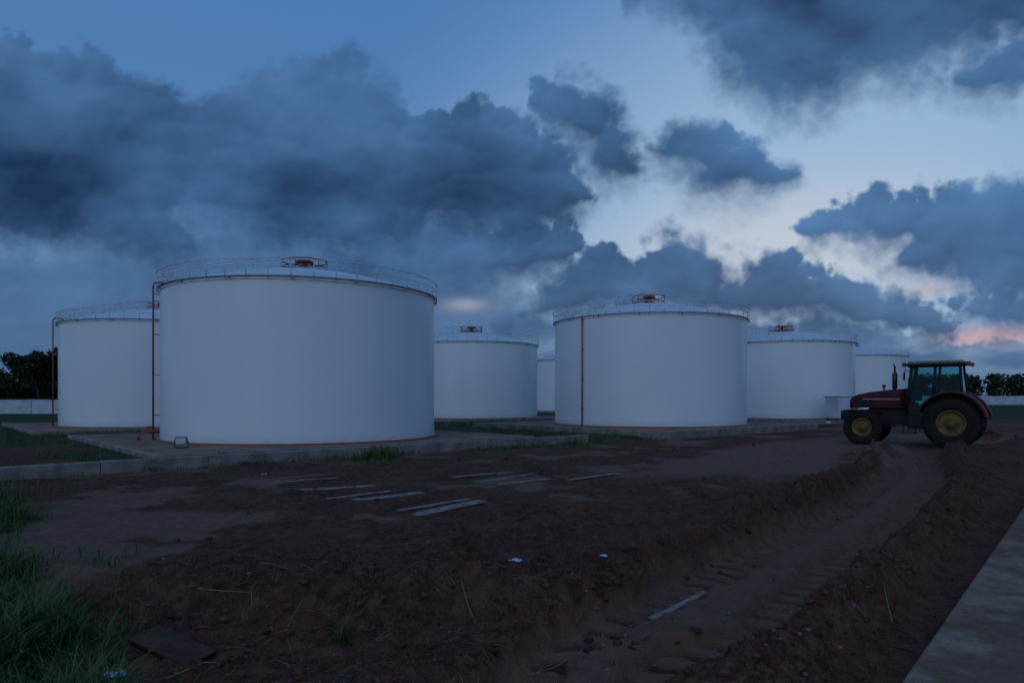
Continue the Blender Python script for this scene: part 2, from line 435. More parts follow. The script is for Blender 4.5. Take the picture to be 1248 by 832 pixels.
for i,(p,z,r,lab) in enumerate(tanks):
    c_=copy_tree(t1,(p[0],p[1],z),math.radians(r),lab)
    for ch in c_.children:
        if i>0 and ch.name.startswith('riser_pipe'): ch.data=straight
        if i in(1,2,4,5) and ch.name.startswith('roof_handrail'): ch.rotation_euler=(0,0,math.radians(125))
outlet(t1,math.radians(3))
# pads
U=Vector((0.749,0.663)); V=Vector((-0.663,0.749)); ang=math.atan2(0.663,0.749)
def pad(c,z,du0=-6.9,du1=6.4,dv0=-6.3,dv1=6.6):
    cx=c[0]+U.x*(du0+du1)/2+V.x*(dv0+dv1)/2; cy=c[1]+U.y*(du0+du1)/2+V.y*(dv0+dv1)/2
    m=MB(); m.box((0,0,(z-0.5)/2),(du1-du0,dv1-dv0,z+0.5))
    o=m.obj('concrete_pad',M_pad,None,0.02,(cx,cy,0)); o.rotation_euler=(0,0,ang); o['kind']='structure'
    m=MB(); L=du1-du0; W=dv1-dv0
    for (x,y,a,bb) in((0,-W/2-0.1,L+0.4,0.2),(0,W/2+0.1,L+0.4,0.2),(-L/2-0.1,0,0.2,W-0.004),(L/2+0.1,0,0.2,W-0.004)):
        m.box((x,y,(z+0.03-0.5)/2),(a,bb,z+0.03+0.5))
    o=m.obj('pad_kerb',M_conc,None,0.015,(cx,cy,0)); o.rotation_euler=(0,0,ang); o['kind']='structure'
pad(T1,0.2)
for (p,z,r,l) in tanks: pad(p,z)
m=MB()
x0,x1=-24.0,2.2; p0=Vector((x0,24.44+.885*x0)); d=Vector((1,0.885)).normalized(); Ltot=(x1-x0)*1.335; s=0
while s<Ltot:
    l=2.4; c=p0+d*(s+l/2)
    m.box((c.x,c.y,-0.02+random.uniform(-.008,.008)),(l-0.008,0.26,0.62),(0,0,math.atan2(0.885,1)+random.uniform(-.004,.004))); s+=l
o=m.obj('kerb',M_conc,None,0.02); o['kind']='structure'
m=MB(); d=Vector((.653,.757)); nrm=Vector((.757,-.653)); base=Vector((2.3,4.05)); s=-7.5
while s<45:
    l=4.5; c=base+d*(s+l/2)+nrm*1.9
    m.box((c.x,c.y,-0.05),(l-0.015,3.8,0.30),(random.uniform(-.001,.001),0,math.atan2(.757,.653))); s+=l
o=m.obj('pavement',M_slab,None,0.02); o['kind']='structure'
# ------------------------------------------------------------------ planks
def plank(a,b_,w,lab='weathered wooden plank lying on red earth',th=0.014,mat=None,zg=0.0,kz=.42):
    A=G(*a,zg);B=G(*b_,zg); L=math.hypot(B[0]-A[0],B[1]-A[1]); an=math.atan2(B[1]-A[1],B[0]-A[0])
    cx,cy=(A[0]+B[0])/2,(A[1]+B[1])/2
    xs=np.linspace(-L/2,L/2,9); prof=H(cx+xs*math.cos(an),cy+xs*math.sin(an))
    lf=np.polyfit(xs,prof,1); z0=float(np.max(prof-np.polyval(lf,xs))*kz+lf[1])
    mm=MB(); n=8; vs=[];fs=[]
    for i in range(n+1):
        x=-L/2+L*i/n; bend=0.010*math.sin(i/n*3.1+w*40)
        e=0.02*random.random() if i in(0,n) else 0
        for yy,zz in((-w/2,0),(w/2,0),(w/2,th),(-w/2,th)): vs.append((x+(e if i==0 else -e)*(1 if yy>0 else 2.2),yy+random.uniform(-.004,.004),zz+bend))
    for i in range(n):
        for k in range(4): fs.append((i*4+k,i*4+(k+1)%4,(i+1)*4+(k+1)%4,(i+1)*4+k))
    fs+= [(3,2,1,0),(n*4,n*4+1,n*4+2,n*4+3)]
    mm.add(vs,fs)
    o=mm.obj('wooden_plank',mat or M_wood,None,0.003,(cx,cy,z0)); 
    o.rotation_euler=(random.uniform(-.02,.02),-math.atan(float(lf[0])),an)
    tag(o,lab,'plank','planks scattered on the earth')
for a,b_,w in [((333,588),(412,583),.14),((367,599),(457,591),.22),((397,608),(478,601),.12),((430,610),(515,602),.24),((484,621),(575,610),.13),
  ((502,628),(590,615),.28),((552,582),(625,576),.18),((583,587),(650,579),.10),((608,591),(672,584),.17),((692,586),(757,577),.16)]:
    plank(a,b_,w)
plank((792,749),(860,731),.07,'pale broken board beside the wheel ruts',.014,None,-.12,.9)
plank((170,790),(246,801),.32,'dark flat board half buried near grass',0.025,M_wood2,-.2,.95)
# ------------------------------------------------------------------ clods (stuff)
import bmesh as _bm
bm=_bm.new(); _bm.ops.create_icosphere(bm,subdivisions=1,radius=1); IV=np.array([v.co[:] for v in bm.verts]); IF=np.array([[v.index for v in f.verts] for f in bm.faces]); bm.free()
N=34000
yy=3.6*np.exp(rng.random(N)*math.log(30/3.6)); xx=(rng.random(N)*1.7-0.85)*yy
_,g_,t_,s_,sdv,dm,_l=fields(xx,yy)
pt_=sst(fbm(xx*.42+40,yy*.42,3),.42,.58)
pr=dm*(0.05+0.75*np.exp(-((np.abs(sdv)-1.05)/0.35)**2)+0.55*pt_*sst(fbm(xx*1.6,yy*1.6,2),.4,.6)*np.where(yy<8,1,.4))*(1-0.8*t_)*(1-0.8*s_)*(g_<0.5)
keep=rng.random(N)<pr; xx=xx[keep];yy=yy[keep]; hz=H(xx,yy)
n=len(xx); sz=0.006+0.042*rng.random(n)**3.8; sz*=(0.8+0.3*yy/10)
big=rng.random(n)<0.015; sz[big]*=2.0
vv=IV[None]*(1+0.55*(rng.random((n,len(IV),1))-.5))*sz[:,None,None]*np.array([1,1,0.7])[None,None]*(0.7+0.6*rng.random((n,1,3)))
vv=vv+np.stack([xx,yy,hz+sz*0.15],1)[:,None]
ff=(IF[None]+ (np.arange(n)*len(IV))[:,None,None]).reshape(-1,3)
def np_obj(name,v,f,mat,smooth=False):
    me=bpy.data.meshes.new(name); np_mesh(me,v,f,smooth); me.materials.append(mat)
    o=bpy.data.objects.new(name,me); COL.objects.link(o); return o
M_clod=simple_mat('earth_clod',(0.125,0.053,0.036),(0.05,0.022,0.016),3,0.95,0,0.6,40,0.08)
o=np_obj('dirt_clods',vv,ff,M_clod); tag(o,'loose red earth clods strewn over the worked ground','earth',kind='stuff')
N=1000
yy=4.0*np.exp(rng.random(N)*math.log(14/4.0)); xx=(rng.random(N)*1.3-0.65)*yy
_,g_,t_,s_,sdv,dm,_l=fields(xx,yy); keep=(dm>.7)&(g_<.3)&((yy<6.5)|(rng.random(N)<.3)); xx=xx[keep];yy=yy[keep];hz=H(xx,yy); n=len(xx)
sz=.006+.018*rng.random(n)**2
vv=IV[None]*(1+0.4*(rng.random((n,len(IV),1))-.5))*sz[:,None,None]*np.array([1,1,0.6])[None,None]*(0.7+0.6*rng.random((n,1,3)))+np.stack([xx,yy,hz+sz*0.3],1)[:,None]
ff=(IF[None]+ (np.arange(n)*len(IV))[:,None,None]).reshape(-1,3)
o=np_obj('pebbles',vv,ff,simple_mat('pebble_stone',(0.16,0.13,0.12),(0.08,0.062,0.056),4,0.85)); tag(o,'small pale pebbles scattered on bare earth','pebbles',kind='stuff')
# ------------------------------------------------------------------ grass
def blades(xs,ys,hs,lean=0.5,wid=0.006):
    n=len(xs); zs=H(xs,ys); a=rng.random(n)*2*math.pi; ln=hs*lean*(0.3+rng.random(n))
    w=wid*(0.6+0.8*rng.random(n)); b=a+math.pi/2+rng.normal(0,.5,n)
    pts=[]
    for t_,k in((0,1),(0.5,0.8),(0.82,0.5)):
        px_=xs+np.cos(a)*ln*t_**2; py_=ys+np.sin(a)*ln*t_**2; pz=zs-0.01+hs*t_*(1-0.25*t_*lean)
        for sgn in(-1,1): pts.append(np.stack([px_+sgn*np.cos(b)*w*k,py_+sgn*np.sin(b)*w*k,pz],1))
    pts.append(np.stack([xs+np.cos(a)*ln,ys+np.sin(a)*ln,zs+hs*(1-0.3*lean)],1))
    v=np.stack(pts,1); o=(np.arange(n)*7)[:,None]
    f=np.concatenate([o+np.array([0,1,3]),o+np.array([0,3,2]),o+np.array([2,3,5]),o+np.array([2,5,4]),o+np.array([4,5,6])])
    return v,f
M_grass,t,b=new_mat('grass_blades')
pos=t.n('ShaderNodeNewGeometry').outputs['Position']
f=t.ss(t.noise(pos,2.2,3,.6),.35,.65); f2=t.ss(t.noise(pos,25,2,.5),.5,.7)
c=t.mix(f,(0.028,0.058,0.014,1),(0.060,0.098,0.026,1)); c=t.mix(t.m('MULTIPLY',f2,.5),c,(0.15,0.13,0.052,1))
t.put(b.inputs['Base Color'],c); b.inputs['Roughness'].default_value=.65; b.inputs['Specular IOR Level'].default_value=.15
VS=[];FS=[];off=0
def addbl(v,f):
    global off
    VS.append(v.reshape(-1,3)); FS.append(f+off); off+=v.shape[0]*v.shape[1]
N=120000
yv=3.4*np.exp(rng.random(N)*math.log(15/3.4)); xv=-(0.42+rng.random(N)*0.75)*yv
g=dG(xv,yv)+(fbm(xv*1.3,yv*1.3,3)-0.5)*1.2
cl=fbm(xv*2.5,yv*2.5,2)
k=(g>-0.15)&(rng.random(N)<np.clip((g+0.2)*1.2,0.05,1)*(0.22+1.0*(cl>.45)))
xv=xv[k];yv=yv[k]; hv=(0.08+0.28*rng.random(len(xv))**1.8)*(0.6+0.9*cl[k])
addbl(*blades(xv,yv,hv,0.9,0.005))
def tuft(x,y,n,sp,hh,w=0.007):
    a=rng.normal(0,sp,(n,2)); addbl(*blades(x+a[:,0],y+a[:,1],hh*(0.4+0.8*rng.random(n)),0.6,w))
for (px_,py_,n_,sp,hh) in [(455,560,160,.22,.34),(470,558,140,.25,.42),(440,562,80,.2,.25),(610,548,90,.4,.2),(650,545,120,.5,.25),(700,541,160,.5,.32),(735,537,140,.6,.25),
   (420,752,40,.04,.2),(60,600,120,.5,.2),(160,720,60,.15,.16),(130,690,60,.2,.16),(665,502,200,.8,.9),(25,592,90,.4,.25)]:
    x,y=G(px_,py_); tuft(x,y,n_,sp,hh,0.006 if y<15 else 0.012)
for i in range(40):
    x=random.uniform(-13,2.0); y=24.44+.885*x; o_=random.uniform(.2,.45); x+=o_*.663; y-=o_*.749
    tuft(x,y,random.randint(12,50),random.uniform(.08,.3),random.uniform(.06,.18),.008)
N=30000
xi=rng.uniform(-34,16,N); yi=rng.uniform(12,60,N)
ok=(dK(xi,yi)>0.25)&(np.abs(xi)<0.82*yi)
def onpad(x,y):
    m_=np.zeros(x.shape,bool)
    for c in [T1]+[p for p,_,_,_ in tanks]:
        dx=x-c[0];dy=y-c[1]; u=dx*U.x+dy*U.y; v=dx*V.x+dy*V.y
        m_|=(u>-7.15)&(u<6.65)&(v>-6.55)&(v<6.85)
    return m_
ok&=~onpad(xi,yi); ok&=(fbm(xi*.5,yi*.5,4)>0.44)
xi=xi[ok];yi=yi[ok]; addbl(*blades(xi,yi,0.07+0.2*rng.random(len(xi))**2,0.7,0.014))
N=5000
xs_=rng.uniform(1,18,N); ys_=22+ rng.uniform(0,1,N)*12
k_=dK(xs_,ys_); ok=(k_>-1.3)&(k_<1.5)&(fbm(xs_*1.1,ys_*1.1,3)>.47)&~onpad(xs_,ys_)
addbl(*blades(xs_[ok],ys_[ok],0.07+0.16*rng.random(ok.sum()),0.7,0.012))
o=np_obj('grass',np.concatenate(VS),np.concatenate(FS),M_grass); tag(o,'rough green grass and weeds on verge and kerbs','grass',kind='stuff')
M_straw=simple_mat('dry_twig',(0.24,0.175,0.12),(0.13,0.095,0.06),5,0.9)
m=MB()
for i in range(230):
    y=random.uniform(4.2,7.0); x=random.uniform(-0.62,0.1)*y if random.random()<.88 else random.uniform(-.5,.6)*y
    a=random.uniform(0,3.1); L=random.uniform(.05,.28) if i>10 else .5
    pts=[]
    for q_ in(-.5,0,.5):
        X_=x+math.cos(a)*L*q_; Y_=y+math.sin(a)*L*q_+random.uniform(-.02,.02); pts.append((X_,Y_,float(H(X_,Y_)[0])+0.008+0.02*random.random()))
    m.tube(pts,0.002 if i>10 else .0045,4)
o=m.obj('dry_twigs',M_straw); tag(o,'dry straw and twigs on the bare earth','twigs',kind='stuff')
# ------------------------------------------------------------------ litter
M_pl=simple_mat('crumpled_plastic',(0.40,0.52,0.66),(0.2,0.33,0.5),20,0.4)
def litter(px_,py_,s_,lab,up=0.012,zg=0):
    x,y=G(px_,py_,zg); z=float(H(x,y)[0]); mm=MB(); n=7; vs=[];fs=[]
    for i in range(n):
        for j in range(n):
            r_=0.35*random.random(); vs.append(((i/(n-1)-.5)*s_*(1+.2*random.random()),(j/(n-1)-.5)*s_*.8*(1+.2*random.random()),s_*r_*0.7*(1-abs(i/(n-1)-.5))))
    for i in range(n-1):
        for j in range(n-1): fs.append((i*n+j,(i+1)*n+j,(i+1)*n+j+1,i*n+j+1))
    mm.add(vs,fs); o=mm.obj('plastic_scrap',M_pl,None,0,(x,y,z+up)); o.rotation_euler=(0,0,random.random()*6)
    tag(o,lab,'litter','plastic scraps on the earth')
litter(140,814,.12,'crumpled pale blue plastic wrapper in grass',.06,-.12); litter(628,703,.10,'small white plastic scrap on red earth'); litter(735,709,.07,'small white plastic scrap on red earth')
litter(322,579,.10,'small white plastic scrap on red earth')
def flood(px_,py_,z):
    x,y=G(px_,py_,z); r=empty('floodlight',(x,y,z),math.radians(-80),'small grey floodlight standing on the concrete pad','floodlight')
    mm=MB(); mm.box((0,0,0.24),(0.14,0.34,0.24),(0,0.15,0)); 
    for k in range(5): mm.box((-0.09,-.13+.065*k,0.24),(0.05,0.015,0.2))
    mm.obj('lamp_housing',M_greybox,r,0.015)
    mm=MB(); mm.box((0.078,0,0.23),(0.012,0.28,0.18),(0,0.15,0)); mm.obj('lamp_glass',M_roof,r)
    mm=MB(); mm.tube([(0,-.2,.24),(0,-.2,.04),(0,0,.02),(0,.2,.04),(0,.2,.24)],.015,6); mm.box((0,0,.012),(.2,.3,.024)); mm.obj('bracket',M_dark,r)
flood(221,546,0.2)
r=empty('storage_cabin',((1026-624)/F*46.4,46.4,0.2),math.radians(20),'small white site cabin on pad near tractor','cabin')
mm=MB(); mm.box((0,0,0.86),(1.85,1.2,1.45)); mm.obj('cabin_wall',M_wall,r,.03)
mm=MB(); mm.box((0,0,1.63),(2.0,1.35,.07)); mm.obj('cabin_roof',M_rail,r,.02)
for a in(-.75,.75):
    for bb in(-.45,.45):
        mm=MB(); mm.box((a,bb,.065),(.14,.14,.13)); mm.obj('footing',M_dark,r)
mm=MB(); mm.box((0.45,-.615,.85),(.6,.03,1.25)); mm.obj('door',M_conc,r,.01)
def sack(x,y,s_):
    bm=_bm.new(); _bm.ops.create_icosphere(bm,subdivisions=3,radius=1)
    for v in bm.verts:
        nz=math.sin(v.co.x*5+v.co.y*3)*.06+random.uniform(-.02,.02)
        v.co=Vector((v.co.x*s_*(1+nz),v.co.y*s_*.65*(1+nz),max(v.co.z,-.6)*s_*.45*(1+nz)))
    me=bpy.data.meshes.new('sack'); bm.to_mesh(me); bm.free(); me.materials.append(M_wall)
    for p in me.polygons: p.use_smooth=True
    o=bpy.data.objects.new('sack',me); COL.objects.link(o); o.location=(x,y,float(H(x,y)[0])+s_*.25); tag(o,'filled white woven sack lying on the ground','sack','white sacks on the ground')
for a,b2,s_ in((1018,515,.36),(1008,517,.25),(1000,514,.3)):
    x,y=G(a,b2); sack(x,y,s_)
def bwall(xa,xb,y,hgt,lab):
    mm=MB(); mm.box(((xa+xb)/2,y,hgt/2-.1),(xb-xa,.2,hgt+.2-.08)); mm.box(((xa+xb)/2,y,hgt+.0),(xb-xa,.3,.08))
    x=xa
    while x<=xb: mm.box((x,y,hgt/2),(.36,.36,hgt+.14)); x+=4
    o=mm.obj('boundary_wall',M_wall); tag(o,lab,'wall','whitewashed boundary walls')
bwall(-120,-24,68,1.45,'long low whitewashed boundary wall before dark trees')
bwall(60,260,150,1.9,'distant low whitewashed boundary wall before treeline')
# ------------------------------------------------------------------ trees
M_leaf=simple_mat('dark_foliage',(0.018,0.027,0.011),(0.034,0.044,0.018),0.6,0.8,0,0,60,.15)
M_bark=simple_mat('bark',(0.07,0.05,0.04),(0.04,0.03,0.025),4,0.9,0,.5,20)
def leafcloud(centres,rad,n,ls):
    k=len(centres); ci=rng.integers(0,k,n); d_=rng.normal(0,1,(n,3)); d_/=np.linalg.norm(d_,axis=1)[:,None]
    p=centres[ci]+d_*(rad[ci]*(rng.random(n)**0.45))[:,None]*np.array([1,1,.75])
    a=rng.normal(0,1,(n,3)); a/=np.linalg.norm(a,axis=1)[:,None]; b_=np.cross(a,rng.normal(0,1,(n,3))); b_/=np.linalg.norm(b_,axis=1)[:,None]
    s_=ls*(.5+rng.random(n))[:,None]
    v=np.stack([p-a*s_,p+b_*s_*.5,p+a*s_,p-b_*s_*.5],1)
    return v,np.arange(n*4).reshape(n,4)
def tree(x,y,h_,w_,lab,seed):
    random.seed(seed)
    r=empty('tree',(x,y,0),0,lab,'tree','dark trees behind boundary wall')
    mm=MB(); top=Vector((random.uniform(-.3,.3),0,h_*.55)); mm.tube([(0,0,-.1),(.05,0,h_*.25),top],[h_*.035,h_*.026,h_*.018],8)
    cs=[];rd=[]
    for i in range(9):
        a=i*2.4+random.random(); L=w_*.5*random.uniform(.35,.85); zz=h_*random.uniform(.4,.9)
        e=Vector((math.cos(a)*L,math.sin(a)*L,zz)); s0=Vector((0,0,h_*random.uniform(.3,.52)))
        mm.tube([s0,(s0+e)/2+Vector((0,0,-.1)),e],[h_*.014,h_*.009,h_*.004],5)
        for q_ in range(3):
            cs.append(e+Vector((random.uniform(-1,1)*w_*.12,random.uniform(-1,1)*w_*.12,random.uniform(-.08,.08)*h_))); rd.append(w_*random.uniform(.10,.19))
    cs.append(Vector((0,0,h_*.9)));rd.append(w_*.16); cs.append(Vector((0,0,h_*.6)));rd.append(w_*.3)
    mm.obj('trunk',M_bark,r)
    v,f_=leafcloud(np.array([c[:] for c in cs]),np.array(rd),6500,.19)
    o=np_obj('crown',v,f_,M_leaf); o.parent=r
tree((45-624)/F*78,78,7.0,6.0,'broad dark leafy tree rising behind the wall',3)
tree((8-624)/F*76,76,4.0,5.5,'low dark leafy tree behind the wall',4)
tree((-35-624)/F*80,80,5.0,6.5,'low dark leafy tree behind the wall',5)
tree((78-624)/F*84,84,5.0,5.0,'dark leafy tree partly hidden by tank',9)
random.seed(77)
n=1100; tx=np.linspace(-520,520,n)+rng.normal(0,0.6,n); ty=228+rng.normal(0,5,n)+0*tx
hh=6.3+1.6*fbm(tx*.06,tx*0+2,3)+rng.normal(0,0.35,n)+ sst(tx,110,150)*1.2
cs=[];rd=[]
for i in range(n):
    for z in np.arange(.3,hh[i],1.3): cs.append((tx[i]+rng.normal(0,.5),ty[i]+rng.normal(0,.8),z)); rd.append(1.7)
v,f_=leafcloud(np.array(cs),np.array(rd),150000,.65)
o=np_obj('distant_treeline',v,f_,M_leaf); tag(o,'far dark woodland along the horizon','woodland',kind='stuff')
# ------------------------------------------------------------------ TRACTOR
M_tred=simple_mat('tractor_red_paint',(0.080,0.007,0.010),(0.042,0.005,0.007),3,0.5,0,0,60,.22)
M_tyre=simple_mat('dusty_rubber',(0.013,0.012,0.011),(0.026,0.020,0.016),6,0.9,0,.4,40,.15)
M_rim=simple_mat('yellow_rim_paint',(0.21,0.125,0.028),(0.085,0.055,0.022),5,0.65,0,0,60,.3)
M_cream=simple_mat('cream_cab_roof',(0.22,0.205,0.13),(0.14,0.135,0.09),3,0.55,0,0,60,.25)
M_black=simple_mat('black_painted_steel',(0.009,0.009,0.010),(0.016,0.015,0.014),5,0.55,0,0,60,.25)
M_lamp=simple_mat('lamp_lens',(0.4,0.4,0.38),(0.3,0.3,0.3),10,0.2)
M_orange=simple_mat('amber_lens',(0.2,0.035,0.015),(0.15,0.03,0.015),10,0.3)
M_stripe=simple_mat('white_stripe',(0.26,0.23,0.23),(0.17,0.16,0.16),10,0.4)
M_glass,t,b=new_mat('tinted_cab_glass')
tb=t.n('ShaderNodeBsdfTransparent'); tb.inputs[0].default_value=(0.40,0.78,0.76,1)
gb=t.n('ShaderNodeBsdfGlossy'); gb.inputs[0].default_value=(.5,.6,.62,1); gb.inputs['Roughness'].default_value=.05
fr=t.n('ShaderNodeFresnel'); fr.inputs[0].default_value=1.4
mx=t.n('ShaderNodeMixShader'); t.put(mx.inputs[0],fr.outputs[0]); t.put(mx.inputs[1],tb.outputs[0]); t.put(mx.inputs[2],gb.outputs[0])
M_glass.node_tree.links.new(mx.outputs[0],M_glass.node_tree.nodes['Material Output'].inputs[0])
hd=math.radians(39)
org=Vector((15.95,24.6,0)); fwd=Vector((-math.cos(hd),math.sin(hd),0)); lf_=Vector((-math.sin(hd),-math.cos(hd),0))
zz_=[float(H((org+fwd*a+lf_*b_).x,(org+fwd*a+lf_*b_).y)[0]) for a in(0,2.75) for b_ in(-.85,.85)]
tr=empty('tractor',(org.x,org.y,sum(zz_)/4-0.02),math.pi-hd,'red farm tractor with cream cab roof and yellow rims','tractor')
def wheel(name,x,y,r,w,rr,nl,parent):
    wr=empty(name,(x,y,r),0); wr.parent=parent
    h=w/2; m=MB()
    prof=[(rr,-h*.72),(rr+.04,-h*.85),((r+rr)/2,-h*1.0),(r-.10,-h*.97),(r-.055,-h*.82),(r-.045,0),(r-.055,h*.82),(r-.10,h*.97),((r+rr)/2,h*1.0),(rr+.04,h*.85),(rr,h*.72)]
    m.lathe(prof,56,'Y',closed=False)
    for k in range(nl):
        for sgn in(-1,1):
            a=2*math.pi*(k+(0.5 if sgn>0 else 0))/nl
            vs=[]
            for (yy,da,r0,r1) in((0.02,0.0,r-.06,r),(h*.95,0.32*.9/r,r-.12,r-.035)):
                for dd in(-.035/r,.035/r):
                    for q_ in(r0,r1):
                        an=a+da+dd; vs.append((q_*math.cos(an),sgn*yy,q_*math.sin(an)))
            m.add(vs,[(0,1,3,2),(4,6,7,5),(0,4,5,1),(2,3,7,6),(1,5,7,3),(0,2,6,4)])
    m.obj('tyre',M_tyre,wr)
    m=MB()
    for sgn in (1,-1):
        m.lathe([(rr,sgn*h*.74),(rr+.02,sgn*h*.80),(rr-.02,sgn*h*.80),(rr-.05,sgn*h*.5),(rr*.82,sgn*h*.35),(rr*.55,sgn*h*.30),(rr*.50,sgn*h*.45),(rr*.3,sgn*h*.48),(rr*.28,sgn*h*.75),(.001,sgn*h*.78)],36,'Y')
        for k in range(8):
            a=2*math.pi*k/8; m.lathe([(.022,sgn*h*.30),(.022,sgn*h*.55),(.001,sgn*h*.56)],6,'Y',c=(rr*.42*math.cos(a),0,rr*.42*math.sin(a)))
    m.obj('rim',M_rim,wr)
    return wr
wheel('rear_wheel',0,.86,.90,.50,.44,22,tr); wheel('rear_wheel',0,-.86,.90,.50,.44,22,tr)
wheel('front_wheel',2.85,.80,.68,.38,.33,18,tr); wheel('front_wheel',2.85,-.80,.68,.38,.33,18,tr)
m=MB(); m.box((.55,0,.95),(1.5,.55,.62)); m.box((1.75,0,1.05),(1.1,.5,.55)); m.box((2.75,0,.95),(1.1,.36,.34)); m.tube([(0,-.8,.90),(0,.8,.90)],.15,10)
m.tube([(2.85,-.75,.68),(2.85,0,.72),(2.85,.75,.68)],.09,8); m.box((2.85,0,.78),(.3,.4,.25))
m.box((1.95,.0,1.42),(1.6,.42,.4)); 
m.tube([(1.9,.25,.72),(2.7,.6,.66)],.03,6); m.tube([(1.9,-.25,.72),(2.7,-.6,.66)],.03,6)
m.obj('chassis',M_black,tr,.02)
m=MB(); m.box((1.0,.62,.88),(.75,.36,.45)); m.obj('fuel_tank',M_black,tr,.04)
m=MB()
secs=[(1.42,.41,1.42,2.14),(2.0,.41,1.42,2.10),(2.7,.40,1.42,2.01),(3.12,.38,1.40,1.92),(3.32,.36,1.38,1.84),(3.38,.32,1.38,1.74)]
vs=[];fs=[];K=12
for (x,hw,zb,zt) in secs:
    pts=[(hw,zb),(hw,zt-.18),(hw*.99,zt-.09),(hw*.93,zt-.03),(hw*.75,zt-.005),(hw*.2,zt)]
    pts=pts+[(-a,b_) for a,b_ in pts[::-1]]
    for a,b_ in pts: vs.append((x,a,b_))
for i in range(len(secs)-1):
    for k in range(K-1): fs.append((i*K+k,i*K+k+1,(i+1)*K+k+1,(i+1)*K+k))
fs.append(tuple(range(K))); fs.append(tuple((len(secs)-1)*K+k for k in range(K)))
m.add(vs,fs,True); bon=m.obj('bonnet',M_tred,tr,.0)
for sgn in(1,-1):
    m=MB(); m.box((2.3,sgn*.413,1.74),(1.25,.012,.05)); m.obj('stripe',M_stripe,bon)
    m=MB()
    m.box((2.80,sgn*.402,1.55),(.5,.012,.22))
    for k in range(7): m.box((2.60+.066*k,sgn*.411,1.55),(.03,.012,.18))
    m.obj('side_vent',M_black,bon)
m=MB(); m.box((3.395,0,1.55),(.03,.5,.28))
for k in range(6): m.box((3.415,0,1.44+.046*k),(.02,.5,.015))
m.obj('grille',M_black,bon)
for sgn in(1,-1):
    m=MB(); m.box((3.372,sgn*.2,1.72),(.06,.14,.08)); m.obj('headlight',M_lamp,tr,.01)
m=MB(); m.box((3.2,0,1.12),(.5,.34,.3))
for k in range(6): m.box((3.56,-.25+.1*k,1.12),(.34,.08,.34))
m.box((3.42,0,1.3),(.5,.5,.05)); m.obj('front_weights',M_black,tr,.015)
m=MB(); m.tube([(1.86,.28,2.0),(1.86,.28,2.12)],.05,10); m.tube([(1.86,.28,2.12),(1.86,.28,2.16),(1.86,.28,2.68),(1.86,.28,2.74)],[.05,.09,.09,.045],12); m.tube([(1.86,.28,2.70),(1.86,.28,2.98),(1.91,.28,3.05)],.035,10)
m.obj('exhaust_pipe',M_dark,tr)
m=MB(); m.tube([(2.3,-.15,2.03),(2.3,-.15,2.2)],.03,8); m.lathe([(.001,2.3),(.07,2.28),(.07,2.2),(.001,2.19)],12,c=(2.3,-.15,0)); m.obj('air_intake',M_dark,tr)
cab=empty('cab',(0,0,0)); cab.parent=tr
zb,zt=1.45,2.98; hw0,hw1=.68,.60
corn=[(1.42,1.26),(.56,.52),(-.32,-.22)]
m=MB()
for sgn in(1,-1):
    for (xb,xt) in corn:
        m.tube([(xb,sgn*hw0,zb if xb<1 else 1.15),(xt,sgn*hw1,zt)],.05,6)
    m.tube([(1.42,sgn*hw0,1.15),(1.1,sgn*hw0,.95),(.56,sgn*hw0,.98),(.56,sgn*hw0,1.5)],.045,6)
    m.tube([(1.26,sgn*hw1,zt),(-.22,sgn*hw1,zt)],.06,6)
    m.tube([(.56,sgn*hw0,1.95),(-.32,sgn*hw0,1.95)],.045,6)
for (x,hw,z) in((1.26,hw1,zt),(-.22,hw1,zt),(1.40,hw0,1.95),(-.32,hw0,1.6)): m.tube([(x,-hw,z),(x,hw,z)],.045,6)
m.obj('cab_frame',M_black,cab)
m=MB(); m.box((1.38,0,1.5),(.12,1.28,.85)); m.box((.5,0,1.12),(1.7,1.28,.12)); m.box((-.30,0,1.55),(.08,1.22,.7)); m.box((1.2,0,1.85),(.3,.6,.35))
for sgn in(1,-1): m.box((.12,sgn*.66,1.62),(.84,.05,.62))
m.obj('cab_floor_panel',M_black,cab,.02)
m=MB()
for sgn in(1,-1):
    m.add([(1.40,sgn*.675,1.22),(.56,sgn*.675,1.05),(.52,sgn*.60,2.96),(1.26,sgn*.60,2.96)],[(0,1,2,3)])
    m.add([(.54,sgn*.672,1.96),(-.31,sgn*.672,1.96),(-.22,sgn*.602,2.96),(.52,sgn*.602,2.96)],[(0,1,2,3)])
m.add([(1.40,-.66,1.95),(1.40,.66,1.95),(1.27,.59,2.96),(1.27,-.59,2.96)],[(0,1,2,3)])
m.add([(-.31,-.66,1.9),(-.31,.66,1.9),(-.225,.59,2.96),(-.225,-.59,2.96)],[(0,1,2,3)])
m.obj('window',M_glass,cab,fix=False)
m=MB(); m.box((.52,0,3.075),(1.80,1.40,.10),None,.93); m.obj('roof',M_cream,cab,.04)
m=MB(); m.box((.52,0,2.985),(1.86,1.36,.06)); m.obj('roof_gutter',M_black,cab,.01)
for (x,y) in((1.50,.58),(1.50,-.58),(-.48,.58),(-.48,-.58)):
    m=MB(); m.box((x,y,3.0),(.12,.18,.14)); m.box((x-(.08 if x>0 else -.08),y,3.0),(.12,.05,.05)); m.obj('work_lamp',M_dark if x>0 else M_orange,cab,.01)
m=MB(); m.box((.1,0,1.62),(.5,.5,.14)); m.box((-.06,0,2.05),(.14,.52,.8),(0,-.12,0)); m.box((.1,0,1.35),(.3,.3,.4)); m.obj('seat',M_black,tr,.04)
m=MB(); m.tube([(1.15,0,1.9),(.82,0,2.12)],.03,6)
m.tube([(.82+.19*math.cos(a)*.45,.19*math.sin(a),2.12+.19*math.cos(a)*.85) for a in np.linspace(0,6.283,20,endpoint=False)],.02,6,True); m.obj('steering_wheel',M_black,tr)
